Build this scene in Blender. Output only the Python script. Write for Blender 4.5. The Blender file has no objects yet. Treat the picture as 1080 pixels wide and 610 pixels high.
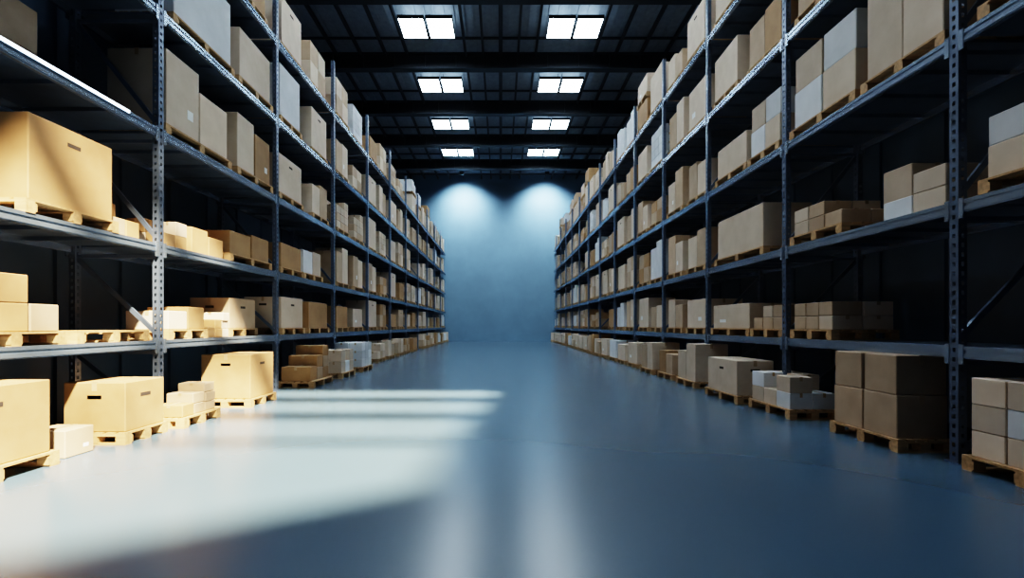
import bpy, math, random
from mathutils import Vector
R = random.Random(7)
scene = bpy.context.scene
COL = scene.collection

# ------------------------------------------------------------------ materials
def new_mat(name):
    m = bpy.data.materials.new(name); m.use_nodes = True
    nt = m.node_tree
    return m, nt, nt.nodes['Principled BSDF']

def noise_ramp(nt, scale, c1, c2, detail=4, p1=0.3, p2=0.7, coord='Object', stretch=None, off=None):
    tc = nt.nodes.new('ShaderNodeTexCoord')
    n = nt.nodes.new('ShaderNodeTexNoise'); n.inputs['Scale'].default_value = scale; n.inputs['Detail'].default_value = detail
    src = tc.outputs[coord]
    if stretch or off:
        mp = nt.nodes.new('ShaderNodeMapping')
        if stretch: mp.inputs['Scale'].default_value = stretch
        if off: mp.inputs['Location'].default_value = off
        nt.links.new(src, mp.inputs['Vector']); src = mp.outputs['Vector']
    nt.links.new(src, n.inputs['Vector'])
    r = nt.nodes.new('ShaderNodeValToRGB')
    r.color_ramp.elements[0].position = p1; r.color_ramp.elements[1].position = p2
    r.color_ramp.elements[0].color = (*c1, 1); r.color_ramp.elements[1].color = (*c2, 1)
    nt.links.new(n.outputs['Fac'], r.inputs['Fac'])
    return n, r

def carton_mat(name, c1, c2):
    m, nt, b = new_mat(name)
    n, r = noise_ramp(nt, 3.0, c1, c2)
    g = nt.nodes.new('ShaderNodeNewGeometry')
    mr = nt.nodes.new('ShaderNodeMapRange')
    mr.inputs['To Min'].default_value = 0.74; mr.inputs['To Max'].default_value = 1.12
    nt.links.new(g.outputs['Random Per Island'], mr.inputs['Value'])
    hsv = nt.nodes.new('ShaderNodeHueSaturation')
    nt.links.new(mr.outputs['Result'], hsv.inputs['Value'])
    nt.links.new(r.outputs['Color'], hsv.inputs['Color'])
    nt.links.new(hsv.outputs['Color'], b.inputs['Base Color'])
    b.inputs['Roughness'].default_value = 0.75
    return m
M_KRAFT = carton_mat('kraft_cardboard', (0.335, 0.188, 0.082), (0.435, 0.255, 0.115))
M_TAN   = carton_mat('tan_cardboard', (0.42, 0.295, 0.19), (0.52, 0.375, 0.25))
M_PALE  = carton_mat('pale_cardboard', (0.59, 0.465, 0.345), (0.69, 0.56, 0.43))
M_WHITE = carton_mat('white_cardboard', (0.64, 0.66, 0.68), (0.76, 0.78, 0.80))
def simple(name, col, rough=0.5, metal=0.0, scale=4, var=0.12, stretch=None):
    m, nt, b = new_mat(name)
    n, r = noise_ramp(nt, scale, tuple(c*(1-var) for c in col), tuple(min(1, c*(1+var)) for c in col), stretch=stretch)
    nt.links.new(r.outputs['Color'], b.inputs['Base Color'])
    b.inputs['Roughness'].default_value = rough; b.inputs['Metallic'].default_value = metal
    return m
M_TAPE = simple('packing_tape', (0.38, 0.26, 0.15), 0.3)
M_SLOT = simple('slot_shadow_card', (0.03, 0.02, 0.015), 0.9)
M_WOOD = simple('pallet_pine', (0.42, 0.25, 0.115), 0.7, 0, 3, 0.28, (1, 9, 9))
M_LABEL = simple('paper_label', (0.8, 0.8, 0.78), 0.5)
MATS = [M_KRAFT, M_TAN, M_PALE, M_WHITE, M_TAPE, M_SLOT, M_WOOD, M_LABEL]
K, T, P, W, TAPE, SLOT, WOOD, LABEL = range(8)
M_STEEL = simple('rack_steel_blue_grey', (0.125, 0.165, 0.235), 0.34, 0.5, 6, 0.15)
M_BEAM = simple('rack_beam_grey', (0.30, 0.38, 0.49), 0.27, 0.75, 6, 0.12, (1, 0.2, 1))
M_DECK = simple('rack_deck_steel', (0.10, 0.14, 0.20), 0.4, 0.5, 5, 0.15)
M_DARK = simple('dark_roof_steel', (0.020, 0.026, 0.036), 0.55, 0.3)
M_ROOF = simple('roof_sheet', (0.26, 0.31, 0.36), 0.6, 0.1)
M_WALLS = simple('navy_wall_panel', (0.062, 0.105, 0.165), 0.55, 0.0, 1.2, 0.15)
M_BACK = simple('blue_grey_plaster', (0.115, 0.195, 0.275), 0.7, 0.0, 0.6, 0.10)

def floor_mat():
    m, nt, b = new_mat('polished_concrete')
    n, r = noise_ramp(nt, 0.3, (0.060, 0.102, 0.146), (0.076, 0.125, 0.174), 1, 0.2, 0.8, off=(3.1, 1.7, 5.37))
    nt.links.new(r.outputs['Color'], b.inputs['Base Color'])
    b.inputs['Roughness'].default_value = 0.26
    b.inputs['Specular IOR Level'].default_value = 0.65
    return m
M_FLOOR = floor_mat()
def emis(name, col, s):
    m, nt, b = new_mat(name)
    b.inputs['Base Color'].default_value = (*col, 1)
    b.inputs['Emission Color'].default_value = (*col, 1); b.inputs['Emission Strength'].default_value = s
    return m
M_LED = emis('led_panel_glow', (0.74, 0.89, 1.0), 30)
M_ROOF_FILL = emis('added_roof_fill', (0.70, 0.87, 1.0), 3.2)  # added glow on the panel tops, brightens the roof sheets
M_GLINT = emis('beam_highlight_glow', (0.80, 0.91, 1.0), 8)  # glow for the highlight streak on a beam edge, not a lamp

# ------------------------------------------------------------------ mesh helpers
class MB:
    def __init__(s): s.v = []; s.f = []; s.m = []
    def box(s, x0, x1, y0, y1, z0, z1, mat=0):
        i = len(s.v)
        s.v += [(x0,y0,z0),(x1,y0,z0),(x1,y1,z0),(x0,y1,z0),(x0,y0,z1),(x1,y0,z1),(x1,y1,z1),(x0,y1,z1)]
        for q in ((0,3,2,1),(4,5,6,7),(0,1,5,4),(1,2,6,5),(2,3,7,6),(3,0,4,7)):
            s.f.append(tuple(i+a for a in q)); s.m.append(mat)
    def quad(s, pts, mat=0):
        i = len(s.v); s.v += [tuple(p) for p in pts]; s.f.append(tuple(range(i, i+len(pts)))); s.m.append(mat)
    def beam(s, a, b, w, t, mat=0):
        a = Vector(a); b = Vector(b); d = (b-a).normalized()
        up = Vector((0,1,0)) if abs(d.y) < 0.9 else Vector((1,0,0))
        u = d.cross(up).normalized()*w/2; v = d.cross(u).normalized()*t/2
        i = len(s.v)
        for p in (a, b):
            for q in (-u-v, u-v, u+v, -u+v): s.v.append(tuple(p+q))
        for q in ((0,3,2,1),(4,5,6,7),(0,1,5,4),(1,2,6,5),(2,3,7,6),(3,0,4,7)):
            s.f.append(tuple(i+k for k in q)); s.m.append(mat)
    def cbox(s, cx, cy, cz, sx, sy, sz, mat=0, rot=0.0, b=0.008):
        """chamfered box, base centre at cx,cy,cz"""
        c, sn = math.cos(rot), math.sin(rot)
        h = (sx/2, sy/2, sz/2); idx = {}
        for a in (-1,1):
            for bb in (-1,1):
                for cc in (-1,1):
                    for ax in range(3):
                        p = [a*h[0], bb*h[1], cc*h[2]]
                        for k in range(3):
                            if k != ax: p[k] -= (a,bb,cc)[k]*b
                        idx[(a,bb,cc,ax)] = len(s.v)
                        s.v.append((cx+p[0]*c-p[1]*sn, cy+p[0]*sn+p[1]*c, cz+h[2]+p[2]))
        ctr = Vector((cx, cy, cz+h[2]))
        def add(ids):
            pts = [Vector(s.v[i]) for i in ids]
            n = (pts[1]-pts[0]).cross(pts[2]-pts[0]); mid = sum(pts, Vector())/len(pts)
            if n.dot(mid-ctr) < 0: ids = ids[::-1]
            s.f.append(tuple(ids)); s.m.append(mat)
        for ax in range(3):
            o = [k for k in range(3) if k != ax]
            for t in (-1,1):
                ids = []
                for (p,q) in ((-1,-1),(1,-1),(1,1),(-1,1)):
                    sg = [0,0,0]; sg[ax] = t; sg[o[0]] = p; sg[o[1]] = q
                    ids.append(idx[(*sg, ax)])
                add(ids)
        for c3 in range(3):
            a1, b1 = [k for k in range(3) if k != c3]
            for p in (-1,1):
                for q in (-1,1):
                    s1 = [0,0,0]; s1[a1] = p; s1[b1] = q; s2 = list(s1); s1[c3] = -1; s2[c3] = 1
                    add([idx[(*s1,a1)], idx[(*s2,a1)], idx[(*s2,b1)], idx[(*s1,b1)]])
        for a in (-1,1):
            for bb in (-1,1):
                for cc in (-1,1):
                    add([idx[(a,bb,cc,k)] for k in range(3)])
    def rbox(s, cx, cy, rot, x0, x1, y0, y1, z0, z1, mat):
        i = len(s.v); s.box(x0, x1, y0, y1, z0, z1, mat)
        c, sn = math.cos(rot), math.sin(rot)
        for k in range(i, len(s.v)):
            x, y, z = s.v[k]; s.v[k] = (cx+x*c-y*sn, cy+x*sn+y*c, z)
    def carton(s, cx, cy, cz, sx, sy, sz, mat, rot=0.0, hole=False, label=False):
        s.cbox(cx, cy, cz, sx, sy, sz, mat, rot, min(0.009, sx*0.02))
        e = 0.0025; w = min(0.03, sx*0.06)
        zt = cz+sz
        s.rbox(cx, cy, rot, -w, w, -sy/2-e, sy/2+e, zt-0.001, zt+e, TAPE)
        dn = min(0.10, sz*0.25)
        s.rbox(cx, cy, rot, -w, w, -sy/2-e, -sy/2+0.001, zt-dn, zt, TAPE)
        s.rbox(cx, cy, rot, -w, w, sy/2-0.001, sy/2+e, zt-dn, zt, TAPE)
        if hole:
            for sg in (-1, 1):
                x = sg*sx/2
                s.rbox(cx, cy, rot, min(x, x+sg*e), max(x, x+sg*e), -0.085, 0.085, zt-0.20, zt-0.155, SLOT)
                y = -sy/2
                s.rbox(cx, cy, rot, -0.085, 0.085, y-e, y, zt-0.20, zt-0.155, SLOT)
        if label:
            for sg in (-1, 1):
                x = sg*sx/2
                s.rbox(cx, cy, rot, min(x, x+sg*e), max(x, x+sg*e), sy*0.12, sy*0.30, cz+sz*0.25, cz+sz*0.38, LABEL)
    def pallet(s, cx, cy, cz, sx, sy, h=0.15):
        n = 6; bw = sx/(n+ (n-1)*0.35)
        x0, y0 = cx-sx/2, cy-sy/2
        for i in range(3):
            for j in range(3):
                bx = x0 + (0, sx/2-0.06, sx-0.12)[i]; by = y0 + (0, sy/2-0.06, sy-0.12)[j]
                s.box(bx, bx+0.12, by, by+0.12, cz+0.022, cz+h-0.044, WOOD)
        for j in range(3):
            by = y0 + (0, sy/2-0.05, sy-0.10)[j]
            s.box(x0, x0+sx, by, by+0.10, cz, cz+0.022, WOOD)
            s.box(x0, x0+sx, by, by+0.10, cz+h-0.044, cz+h-0.022, WOOD)
        st = bw*1.35
        for i in range(n):
            s.box(x0+i*st, x0+i*st+bw, y0, y0+sy, cz+h-0.022, cz+h, WOOD)
    def make(s, name, mats, loc=(0,0,0), parent=None, smooth=False):
        me = bpy.data.meshes.new(name); me.from_pydata(s.v, [], s.f)
        for m in mats: me.materials.append(m)
        me.polygons.foreach_set('material_index', s.m); me.update()
        return place(me, name, loc, parent)

def place(me, name, loc=(0,0,0), parent=None, rz=0):
    o = bpy.data.objects.new(name, me); o.location = loc; o.rotation_euler[2] = rz
    COL.objects.link(o)
    if parent: o.parent = parent
    return o
def empty(name, loc=(0,0,0)):
    e = bpy.data.objects.new(name, None); e.location = loc; COL.objects.link(e); return e

# ------------------------------------------------------------------ room
F = 500.0; CH = 1.45
YB = 42.6; YF = -14.0; XW = 10.2; XP = 6.6; H = 15.0
b = MB(); b.box(-XW, XW, YF, YB, -0.2, 0.0); b.make('floor', [M_FLOOR])
b = MB(); b.box(-XW, XW, YB, YB+0.2, 0, H); b.make('wall_back', [M_BACK])
b = MB(); b.box(-XW, XW, YF-0.2, YF, 0, H); b.make('wall_front', [M_WALLS])
for nm, sx, X, top in (('wall_left', -1, XW, H), ('wall_right', 1, XW, H), ('wall_partition_left', -1, XP, 9.2), ('wall_partition_right', 1, XP, 9.2)):
    b = MB()
    x0, x1 = sorted((sx*X, sx*(X+0.15)))
    ye = YB if X == XW else YB-0.01
    b.box(x0, x1, YF if X == XW else -4.0, ye, 0, top)
    y = -3.8
    while y < YB-0.3:
        xa, xb = sorted((sx*(X-0.05), sx*X))
        b.box(xa, xb, y, y+0.07, 0, top); y += 1.2
    b.make(nm, [M_WALLS])

# roof with unseen slots behind the camera, cut for the sun patch; slots listed as floor footprints
SUN = Vector((-0.52, 0.70, -1.0)); OX, OY = 0.52*H, -0.70*H
slots = [(2.3, 5.75, -0.75, -0.60), (5.93, 7.30, -0.58, -0.42), (7.72, 8.92, -0.34, -0.20), (9.38, 10.4, -0.16, -0.06)]
XL = -6.9
b = MB()
z0 = H
def rf(pts): b.quad([(x, y, z0) for x, y in pts]); b.quad([(x, y, z0+0.12) for x, y in pts])
ys0 = slots[0][0]+OY; ys1 = slots[-1][1]+OY
rf([(-XW,YF),(XW,YF),(XW,ys0),(-XW,ys0)])
rf([(-XW,ys1),(XW,ys1),(XW,YB),(-XW,YB)])
rf([(-XW,ys0),(XL+OX,ys0),(XL+OX,ys1),(-XW,ys1)])
for i, (a, c, xa, xc) in enumerate(slots):
    rf([(xa+OX,a+OY),(XW,a+OY),(XW,c+OY),(xc+OX,c+OY)])
    if i+1 < len(slots):
        a2 = slots[i+1][0]
        rf([(XL+OX,c+OY),(XW,c+OY),(XW,a2+OY),(XL+OX,a2+OY)])
rf([(-4.4+OX, ys0), (-0.7+OX, ys0), (-0.68+OX, 4.2+OY), (-3.0+OX, 2.85+OY)])  # unseen slanted piece added to trim the sun patch's near edge
x = -XW+0.1
while x < XW:
    b.box(x, x+0.10, 8, YB, H-0.05, H, 0); x += 0.42
b.make('ceiling', [M_ROOF])

LY = [20.65+4.95*k for k in range(-3, 4)]
LX = (-3.8, -2.6, 2.6, 3.8)
g = empty('roof_girders')
k = 0
y = LY[0]-2.4
while y < YB:
    m = MB()
    m.box(-XW, XW, y-0.18, y+0.18, H-0.35, H-0.29); m.box(-XW, XW, y-0.03, y+0.03, H-1.0, H-0.3)
    m.box(-XW, XW, y-0.20, y+0.20, H-1.08, H-1.0)
    xx = -XW+0.5
    while xx < XW:
        m.box(xx, xx+0.03, y-0.17, y+0.17, H-1.0, H-0.35); xx += 1.5
    m.make('girder_%d' % (k+1), [M_DARK], parent=g)
    m = MB()
    for dy in (1.25, 3.65):
        m.box(-XW, XW, y+dy, y+dy+0.1, H-0.30, H-0.22)
    m.make('tie_%d' % (k+1), [M_DARK], parent=g)
    y += 4.95; k += 1
m = MB()
for x in (-9.2,-8.0,-6.8,-5.6,-4.55,-1.7,-0.85,0.0,0.85,1.7,4.55,5.6,6.8,8.0,9.2):
    w = 0.09 if x == 0 else 0.05
    m.box(x-w, x+w, 2, YB, H-0.45, H-0.25)
for y in LY:
    for x in LX:
        for sx in (-0.5, 0.5):
            m.box(x+sx-0.012, x+sx+0.012, y-0.012, y+0.012, H-0.51, H)
m.make('purlins_and_rods', [M_DARK], parent=g)

lamp_me = MB(); fr = 0.04
w, d = 1.05, 1.38
lamp_me.box(-w/2, w/2, -d/2, d/2, 0.0, 0.03, 1)
lamp_me.box(-w/2-fr, w/2+fr, -d/2-fr, -d/2, -0.03, 0.12, 0); lamp_me.box(-w/2-fr, w/2+fr, d/2, d/2+fr, -0.03, 0.12, 0)
lamp_me.box(-w/2-fr, -w/2, -d/2, d/2, -0.03, 0.12, 0); lamp_me.box(w/2, w/2+fr, -d/2, d/2, -0.03, 0.12, 0)
lamp_me.box(-w/2, w/2, -d/2, d/2, 0.03, 0.12, 0)
lamp_me.box(-0.012, 0.012, -d/2, d/2, -0.012, 0.0, 0)
lamp_me.box(-w/2, w/2, -0.012, 0.012, -0.012, 0.0, 0)
lamp_me.box(-w/2+0.1, w/2-0.1, -d/2+0.1, d/2-0.1, 0.121, 0.13, 2)  # added glowing slab facing up, fill for the dark roof
lm = None
for y in LY:
    for x in LX:
        if lm is None:
            o = lamp_me.make('led_ceiling_panel', [M_DARK, M_LED, M_ROOF_FILL], (x, y, H-0.62)); lm = o.data
        else: o = place(lm, 'led_ceiling_panel', (x, y, H-0.62))

for x in (-3.3, 3.95):
    m = MB(); m.box(-0.18, 0.18, -0.12, 0.12, 0, 0.25); m.box(-0.03, 0.03, 0.0, 2.2, 0.25, 0.3)
    o = m.make('wall_washer_lamp', [M_DARK], (x, YB-2.3, H-0.75))
    l = bpy.data.lights.new('washer_beam', 'SPOT'); l.energy = 6000; l.color = (0.66, 0.87, 1.0)
    l.spot_size = math.radians(114); l.spot_blend = 1.0; l.shadow_soft_size = 0.3
    lo = bpy.data.objects.new('washer_beam', l); COL.objects.link(lo); lo.parent = o
    lo.location = (0, 0, -0.05)
    lo.rotation_euler = Vector((0, 0.75, -1)).to_track_quat('-Z', 'Y').to_euler()

# ------------------------------------------------------------------ racks
LV = {-1: [1.23, 2.63, 4.30, 6.05, 7.80], 1: [1.23, 2.75, 4.50, 6.30, 8.10]}
XR = {-1: 4.94, 1: 4.78}; BAY = {-1: 3.6, 1: 3.0}; Y0 = {-1: -0.3, 1: -1.0}
DEP = 1.3; PH = 9.3; PW = 0.10; PD = 0.09

def perf_x(mb, x, y0, y1, z0, z1, pitch=0.1, hh=0.045, wr=0.34):
    ym0 = y0+(y1-y0)*(0.5-wr/2); ym1 = y0+(y1-y0)*(0.5+wr/2)
    mb.quad([(x,y0,z0),(x,ym0,z0),(x,ym0,z1),(x,y0,z1)]); mb.quad([(x,ym1,z0),(x,y1,z0),(x,y1,z1),(x,ym1,z1)])
    z = z0
    while z < z1-1e-4:
        zz = min(z+pitch-hh, z1); mb.quad([(x,ym0,z),(x,ym1,z),(x,ym1,zz),(x,ym0,zz)]); z += pitch
def perf_y(mb, y, x0, x1, z0, z1, pitch=0.1, hh=0.045, wr=0.34):
    n = len(mb.v); perf_x(mb, y, x0, x1, z0, z1, pitch, hh, wr)
    for k in range(n, len(mb.v)):
        a, c, z = mb.v[k]; mb.v[k] = (c, a, z)
def post(mb, x0, x1, y0, y1):
    perf_x(mb, x0, y0, y1, 0.01, PH); perf_x(mb, x1, y0, y1, 0.01, PH)
    perf_y(mb, y0, x0, x1, 0.01, PH); perf_y(mb, y1, x0, x1, 0.01, PH)
    mb.box(x0-0.03, x1+0.03, y0-0.03, y1+0.03, 0, 0.012)
    for (bx, by) in ((x0-0.018, y0-0.018), (x1+0.018, y1+0.018)):
        mb.box(bx-0.01, bx+0.01, by-0.01, by+0.01, 0.012, 0.03)
for s in (-1, 1):
    mb = MB(); xf = s*XR[s]; xb = s*(XR[s]+DEP)
    a0, a1 = sorted((xf, xf+s*PD)); post(mb, a0, a1, -PW/2, PW/2)
    a0, a1 = sorted((xb-s*PD, xb)); post(mb, a0, a1, -PW/2, PW/2)
    xi, xo = xf+s*PD, xb-s*PD
    mb.beam((xi,0,0.2),(xo,0,0.2),0.05,0.04)
    zz = [0.0]+LV[s]
    for k in range(len(zz)-1):
        za, zb = zz[k]+0.12, zz[k+1]-0.22
        mb.beam((xi,0,za),(xo,0,zb),0.06,0.035)
        mb.beam((xi,0,zb+0.04),(xo,0,zb+0.04),0.045,0.035)
    e = empty('pallet_rack')
    fm = None; ys = []
    y = Y0[s]
    while y < YB-0.15: ys.append(y); y += BAY[s]
    for i, y in enumerate(ys):
        if fm is None: o = mb.make('upright_frame_1', [M_STEEL], (0, y, 0), e); fm = o.data
        else: place(fm, 'upright_frame_%d' % (i+1), (0, y, 0), e)
    def bay(L):
        q = MB(); ya, yb = PW/2+0.003, L-PW/2-0.003
        for z in LV[s]:
            for (xx, dr) in ((xf, s), (xb, -s)):
                a0, a1 = sorted((xx+dr*0.012, xx+dr*0.06)); q.box(a0, a1, ya, yb, z-0.13, z, 0)
                a0, a1 = sorted((xx, xx+dr*0.012)); q.box(a0, a1, ya, yb, z-0.115, z-0.075, 0); q.box(a0, a1, ya, yb, z-0.04, z, 0)
                for (c0, c1) in ((ya, ya+0.05), (yb-0.05, yb)):
                    a0, a1 = sorted((xx-dr*0.006, xx+dr*0.012)); q.box(a0, a1, c0, c1, z-0.19, z+0.02, 0)
            a0, a1 = sorted((xf+s*0.06, xb-s*0.06)); q.box(a0, a1, ya, yb, z-0.035, z-0.002, 1)
            n = 5
            for k in range(1, n):
                yy = ya+(yb-ya)*k/n; q.box(a0, a1, yy-0.025, yy+0.025, z-0.085, z-0.035, 1)
        return q
    bm_ = None
    for i in range(len(ys)-1):
        if bm_ is None: o = bay(BAY[s]).make('beams_and_decks_1', [M_BEAM, M_DECK], (0, ys[i], 0), e); bm_ = o.data
        else: place(bm_, 'beams_and_decks_%d' % (i+1), (0, ys[i], 0), e)
    if YB-ys[-1] > 0.6: bay(YB-0.05-ys[-1]).make('beams_and_decks_end', [M_BEAM, M_DECK], (0, ys[-1], 0), e)
    if s == -1:   # glowing bar added as the highlight along the near third-level beam
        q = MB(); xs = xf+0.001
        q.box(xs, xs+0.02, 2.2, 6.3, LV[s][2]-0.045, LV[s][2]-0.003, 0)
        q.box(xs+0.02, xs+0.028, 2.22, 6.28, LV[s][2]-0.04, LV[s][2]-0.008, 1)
        q.make('beam_highlight', [M_BEAM, M_GLINT], (0,0,0), e)

# ------------------------------------------------------------------ goods
def load_mesh(w, d, h, kind, mats, r, mb=None, off=(0,0,0)):
    mb = mb or MB(); ox, oy, oz = off
    g_ = 0.006
    if kind == 'one':
        mb.carton(ox, oy, oz, w*0.96, d*0.94, h, mats[0], r.uniform(-.02,.02), hole=r.random()<0.3, label=r.random()<0.15)
    elif kind == 'one_h':
        mb.carton(ox, oy, oz, w*0.96, d*0.94, h, mats[0], 0.0, hole=True)
    elif kind == 'two':
        h2 = h*r.uniform(0.75, 0.95)
        for k, hh in enumerate((h, h2) if r.random()<0.6 else (h2, h)):
            mb.carton(ox, oy-d/4*0.97+k*d/2*0.97, oz, w*0.94, d*0.465, hh, mats[k % len(mats)], r.uniform(-.02,.02), label=r.random()<0.15)
    elif kind == 'tiers':
        h1 = h*0.52
        for k in range(2):
            mb.carton(ox, oy-d/4*0.97+k*d/2*0.97, oz, w*0.94, d*0.465, h1, mats[k % len(mats)], r.uniform(-.015,.015))
            mb.carton(ox, oy-d/4*0.97+k*d/2*0.97, oz+h1+g_, w*0.92, d*0.455, h-h1-g_, mats[(k+1) % len(mats)], r.uniform(-.025,.025))
    elif kind == 'grid':
        nx, ny, nz = max(2, round(w/0.38)), max(2, round(d/0.36)), max(1, round(h/0.26))
        cx, cy, cz = w*0.96/nx, d*0.96/ny, h/nz
        for i in range(nx):
            for j in range(ny):
                top = nz if r.random() < 0.75 else max(1, nz-1)
                for k in range(top):
                    mb.carton(ox-w*0.48+cx*(i+.5), oy-d*0.48+cy*(j+.5), oz+k*cz, cx-0.014, cy-0.014, cz-0.005, r.choice(mats), r.uniform(-.015,.015))
    elif kind == 'stairs':
        n = 3; cd = d*0.96/n
        for j in range(n):
            hh = h*(1, 0.72, 0.42)[j]; nk = (3, 2, 1)[j]
            for k in range(nk):
                mb.carton(ox+r.uniform(-.02,.02), oy+d*0.48-cd*(j+.5), oz+k*hh/nk, w*0.8, cd-0.015, hh/nk-0.005, r.choice(mats), r.uniform(-.03,.03))
    return mb

PAL_CACHE = {}
def pallet_obj(x, y, z, w, d):
    key = (round(w,2), round(d,2))
    if key not in PAL_CACHE:
        m = MB(); m.pallet(0, 0, 0, *key); o = m.make('wooden_pallet', MATS, (x, y, z)); PAL_CACHE[key] = o.data; return o
    return place(PAL_CACHE[key], 'wooden_pallet', (x, y, z))

NAMES = {'one':'cardboard_box','one_h':'cardboard_box','two':'cardboard_box_pair','tiers':'stacked_cardboard_boxes','grid':'carton_stack','stairs':'carton_stack'}
def hero(s, lvl, xn, y0, y1, w, h, kind, mats, pal=True):
    z = 0.0 if lvl == 0 else LV[s][lvl-1]
    cx = s*(xn+w/2); cy = (y0+y1)/2; d = y1-y0
    if pal:
        pallet_obj(cx, cy, z, w*1.04, d*1.04); z += 0.15
    if kind:
        m = load_mesh(w, d, h, kind, mats, R); m.make(NAMES[kind], MATS, (cx, cy, z+0.001))
OCC = {(s, l): 0.0 for s in (-1, 1) for l in range(6)}

L_, R_ = -1, 1
hero(L_, 0, 4.62, 3.75, 4.92, 1.0, 0.74, 'one_h', [K])
hero(L_, 0, 4.62, 1.9, 3.3, 1.0, 0.8, 'two', [K])
hero(L_, 0, 4.70, 5.12, 5.50, 0.45, 0.30, 'one', [T], pal=False)
hero(L_, 0, 4.53, 5.72, 6.42, 0.78, 0.60, 'one_h', [K])
hero(L_, 0, 4.42, 6.62, 7.45, 0.50, 0.42, 'stairs', [T, K])
hero(L_, 0, 4.38, 8.30, 9.20, 0.90, 0.78, 'one_h', [K])
hero(L_, 0, 4.30, 10.9, 12.1, 0.85, 0.80, 'stairs', [T, K])
hero(L_, 0, 4.25, 12.7, 13.8, 0.90, 0.62, 'grid', [W, P])
hero(L_, 0, 4.25, 14.6, 15.7, 0.90, 0.75, 'grid', [W])
OCC[(L_,0)] = 16.2
hero(R_, 0, 4.66, 3.70, 4.75, 1.0, 0.78, 'grid', [W, P, P])
hero(R_, 0, 4.50, 5.38, 6.45, 0.62, 0.95, 'tiers', [T, T])
hero(R_, 0, 4.42, 7.25, 8.40, 0.75, 0.50, 'grid', [W, P])
hero(R_, 0, 4.32, 8.65, 9.95, 0.70, 0.64, 'one', [P])
hero(R_, 0, 4.42, 10.8, 11.9, 0.80, 0.86, 'two', [P, P])
hero(R_, 0, 4.45, 12.3, 13.4, 0.80, 0.60, 'two', [T, K])
hero(R_, 0, 4.40, 13.8, 14.9, 0.85, 0.78, 'two', [P, T])
OCC[(R_,0)] = 15.2
hero(L_, 1, 4.96, 4.30, 5.38, 0.95, 0.60, 'grid', [K, T])
hero(L_, 1, 4.96, 5.55, 6.65, 0.95, 0, None, [K])
hero(L_, 1, 5.00, 7.15, 8.05, 0.70, 0.36, 'two', [P, K])
hero(L_, 1, 5.00, 8.15, 8.85, 0.60, 0.45, 'stairs', [K, P], pal=False)
hero(L_, 1, 5.20, 9.10, 10.1, 0.80, 0.60, 'one', [T])
hero(L_, 1, 4.98, 10.8, 12.0, 0.90, 0.72, 'one', [P])
hero(L_, 1, 4.98, 12.3, 13.7, 0.90, 0.68, 'one', [K])
OCC[(L_,1)] = 14.3
hero(L_, 2, 4.95, 4.95, 6.10, 0.95, 0.92, 'one_h', [K])
hero(L_, 2, 5.15, 6.28, 6.80, 0.70, 0.55, 'grid', [K, T], pal=False)
hero(L_, 2, 5.00, 7.05, 7.60, 0.60, 0.42, 'grid', [K, P], pal=False)
hero(L_, 2, 5.00, 7.68, 8.60, 0.70, 0.42, 'two', [K, K], pal=False)
hero(L_, 2, 4.97, 8.72, 10.25, 0.85, 0.48, 'two', [K, K])
hero(L_, 2, 4.97, 10.7, 11.9, 0.90, 0.55, 'one', [K])
hero(L_, 2, 4.97, 12.0, 13.2, 0.90, 0.62, 'two', [W, P])
OCC[(L_,2)] = 13.6
hero(L_, 3, 5.62, 4.75, 5.80, 0.56, 0.80, 'one', [T])
hero(L_, 3, 4.97, 7.05, 8.70, 0.95, 1.15, 'two', [P, P])
hero(L_, 3, 4.97, 8.95, 10.3, 0.95, 1.05, 'two', [P, K])
hero(L_, 3, 4.97, 10.65, 11.9, 0.95, 0.90, 'one', [P])
OCC[(L_,3)] = 12.1
hero(L_, 4, 4.97, 7.20, 8.80, 0.95, 1.15, 'one', [W])
hero(L_, 4, 4.97, 9.00, 10.3, 0.95, 0.95, 'one', [P])
hero(L_, 4, 4.97, 10.7, 11.8, 0.95, 1.2, 'one', [W])
OCC[(L_,4)] = 12.0; OCC[(L_,5)] = 7.1
hero(R_, 1, 4.82, 8.10, 9.10, 0.95, 0.42, 'grid', [T, P])
hero(R_, 1, 4.82, 6.9, 7.85, 0.95, 0.42, 'grid', [T, P])
hero(R_, 1, 4.82, 9.20, 10.8, 0.95, 0.50, 'one', [P])
OCC[(R_,1)] = 11.1
hero(R_, 2, 4.82, 3.70, 4.75, 0.95, 0.62, 'tiers', [W, P])
hero(R_, 2, 4.84, 5.15, 6.05, 0.80, 0.48, 'grid', [P, P, W], pal=False)
hero(R_, 2, 5.30, 6.12, 6.60, 0.70, 0.80, 'one', [P], pal=False)
hero(R_, 2, 4.82, 6.70, 7.85, 0.90, 0.42, 'grid', [P, T])
hero(R_, 2, 4.82, 8.70, 10.60, 0.95, 0.82, 'one', [P])
OCC[(R_,2)] = 11.1
hero(R_, 3, 4.82, 3.6, 4.75, 0.95, 1.1, 'one', [P])
hero(R_, 3, 4.82, 5.15, 6.3, 0.95, 1.15, 'two', [P, P])
hero(R_, 3, 4.82, 6.45, 7.85, 0.95, 1.15, 'tiers', [P, W])
hero(R_, 3, 4.82, 8.2, 9.2, 0.95, 0.95, 'tiers', [P, W])
hero(R_, 3, 4.82, 9.3, 10.6, 0.95, 0.65, 'one', [P])
OCC[(R_,3)] = 11.1
OCC[(R_,4)] = 5.1; OCC[(R_,5)] = 5.1

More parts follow.
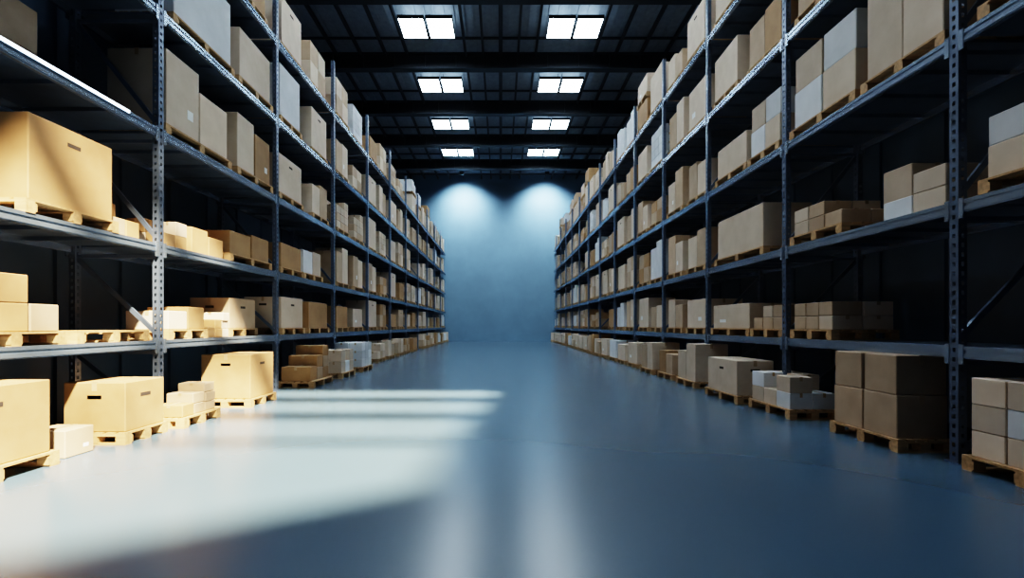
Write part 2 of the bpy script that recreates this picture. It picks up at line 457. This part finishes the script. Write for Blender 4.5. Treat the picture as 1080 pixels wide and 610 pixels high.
LIB = []
pal = {K:[K,T], P:[P,T], W:[W,W], T:[T,P]}
for i in range(44):
    kind = R.choice(['one','one','two','two','tiers','one','grid'])
    base = R.choice([K,P,P,T,W,P,K,P])
    h = R.uniform(0.55, 1.15)
    m = MB(); m.pallet(0, 0, 0, 0.95, 1.15)
    load_mesh(0.93, 1.12, h, kind, pal[base], R, m, (0, 0, 0.151))
    me = bpy.data.meshes.new('palletized_cartons'); me.from_pydata(m.v, [], m.f)
    for mm in MATS: me.materials.append(mm)
    me.polygons.foreach_set('material_index', m.m); me.update()
    LIB.append((h+0.15, base, kind, me))
for s in (-1, 1):
    for lvl in range(6):
        z = 0 if lvl == 0 else LV[s][lvl-1]
        if lvl == 0: clear = LV[s][0]-0.2
        elif lvl == 5: clear = 1.7
        else: clear = LV[s][lvl]-z-0.22
        y = OCC[(s, lvl)]
        yy = Y0[s]; slotsY = []
        while yy < YB-0.5:
            a, c = yy+PW/2+0.04, min(yy+BAY[s]-PW/2-0.04, YB-0.1)
            n = int((c-a)//1.2)
            if n:
                step = (c-a)/n
                slotsY += [a+step*(q+.5) for q in range(n)]
            yy += BAY[s]
        for yc in slotsY:
            if yc-0.6 < y: continue
            if R.random() < 0.05: continue
            c = [q for q in LIB if q[0] < clear and (lvl in (0,1) or q[0] > min(0.85, clear*0.6))]
            it = R.choice(c)
            x = s*(XR[s]+0.03+0.475 + R.uniform(0, 0.06) - (0.35 if lvl == 0 else 0))
            place(it[3], 'palletized_cartons', (x, yc+R.uniform(-.015,.015), z), rz=0 if R.random()<.5 else math.pi)
            if lvl == 5 and R.random() < 0.45 and it[2] in ('one','tiers'):
                c2 = [q for q in LIB if q[0] < 0.95]
                it2 = R.choice(c2)
                place(it2[3], 'palletized_cartons', (x, yc, z+it[0]+0.006))

# ------------------------------------------------------------------ sun and sky
l = bpy.data.lights.new('sun', 'SUN'); l.energy = 46; l.color = (1.0, 0.82, 0.57); l.angle = math.radians(1.9)
lo = bpy.data.objects.new('sun', l); COL.objects.link(lo); lo.location = (8, -20, 25)
lo.rotation_euler = SUN.to_track_quat('-Z', 'Y').to_euler()
wd = bpy.data.worlds.new('sky'); scene.world = wd; wd.use_nodes = True
bg = wd.node_tree.nodes['Background']; bg.inputs['Color'].default_value = (0.35, 0.55, 0.9, 1); bg.inputs['Strength'].default_value = 0.6

# ------------------------------------------------------------------ camera
cd = bpy.data.cameras.new('camera'); cam = bpy.data.objects.new('camera', cd); COL.objects.link(cam)
cam.location = (0, 0, CH); cam.rotation_euler = (math.radians(90), 0, 0)
cd.sensor_width = 36; cd.lens = F/1080*36; cd.shift_x = 12/1080; cd.shift_y = 38/1080
cd.clip_start = 0.05; cd.clip_end = 200
scene.camera = cam
scene.view_settings.view_transform = 'Filmic'
try: scene.view_settings.look = 'High Contrast'
except Exception as ex: print(ex)
scene.view_settings.exposure = 0.0
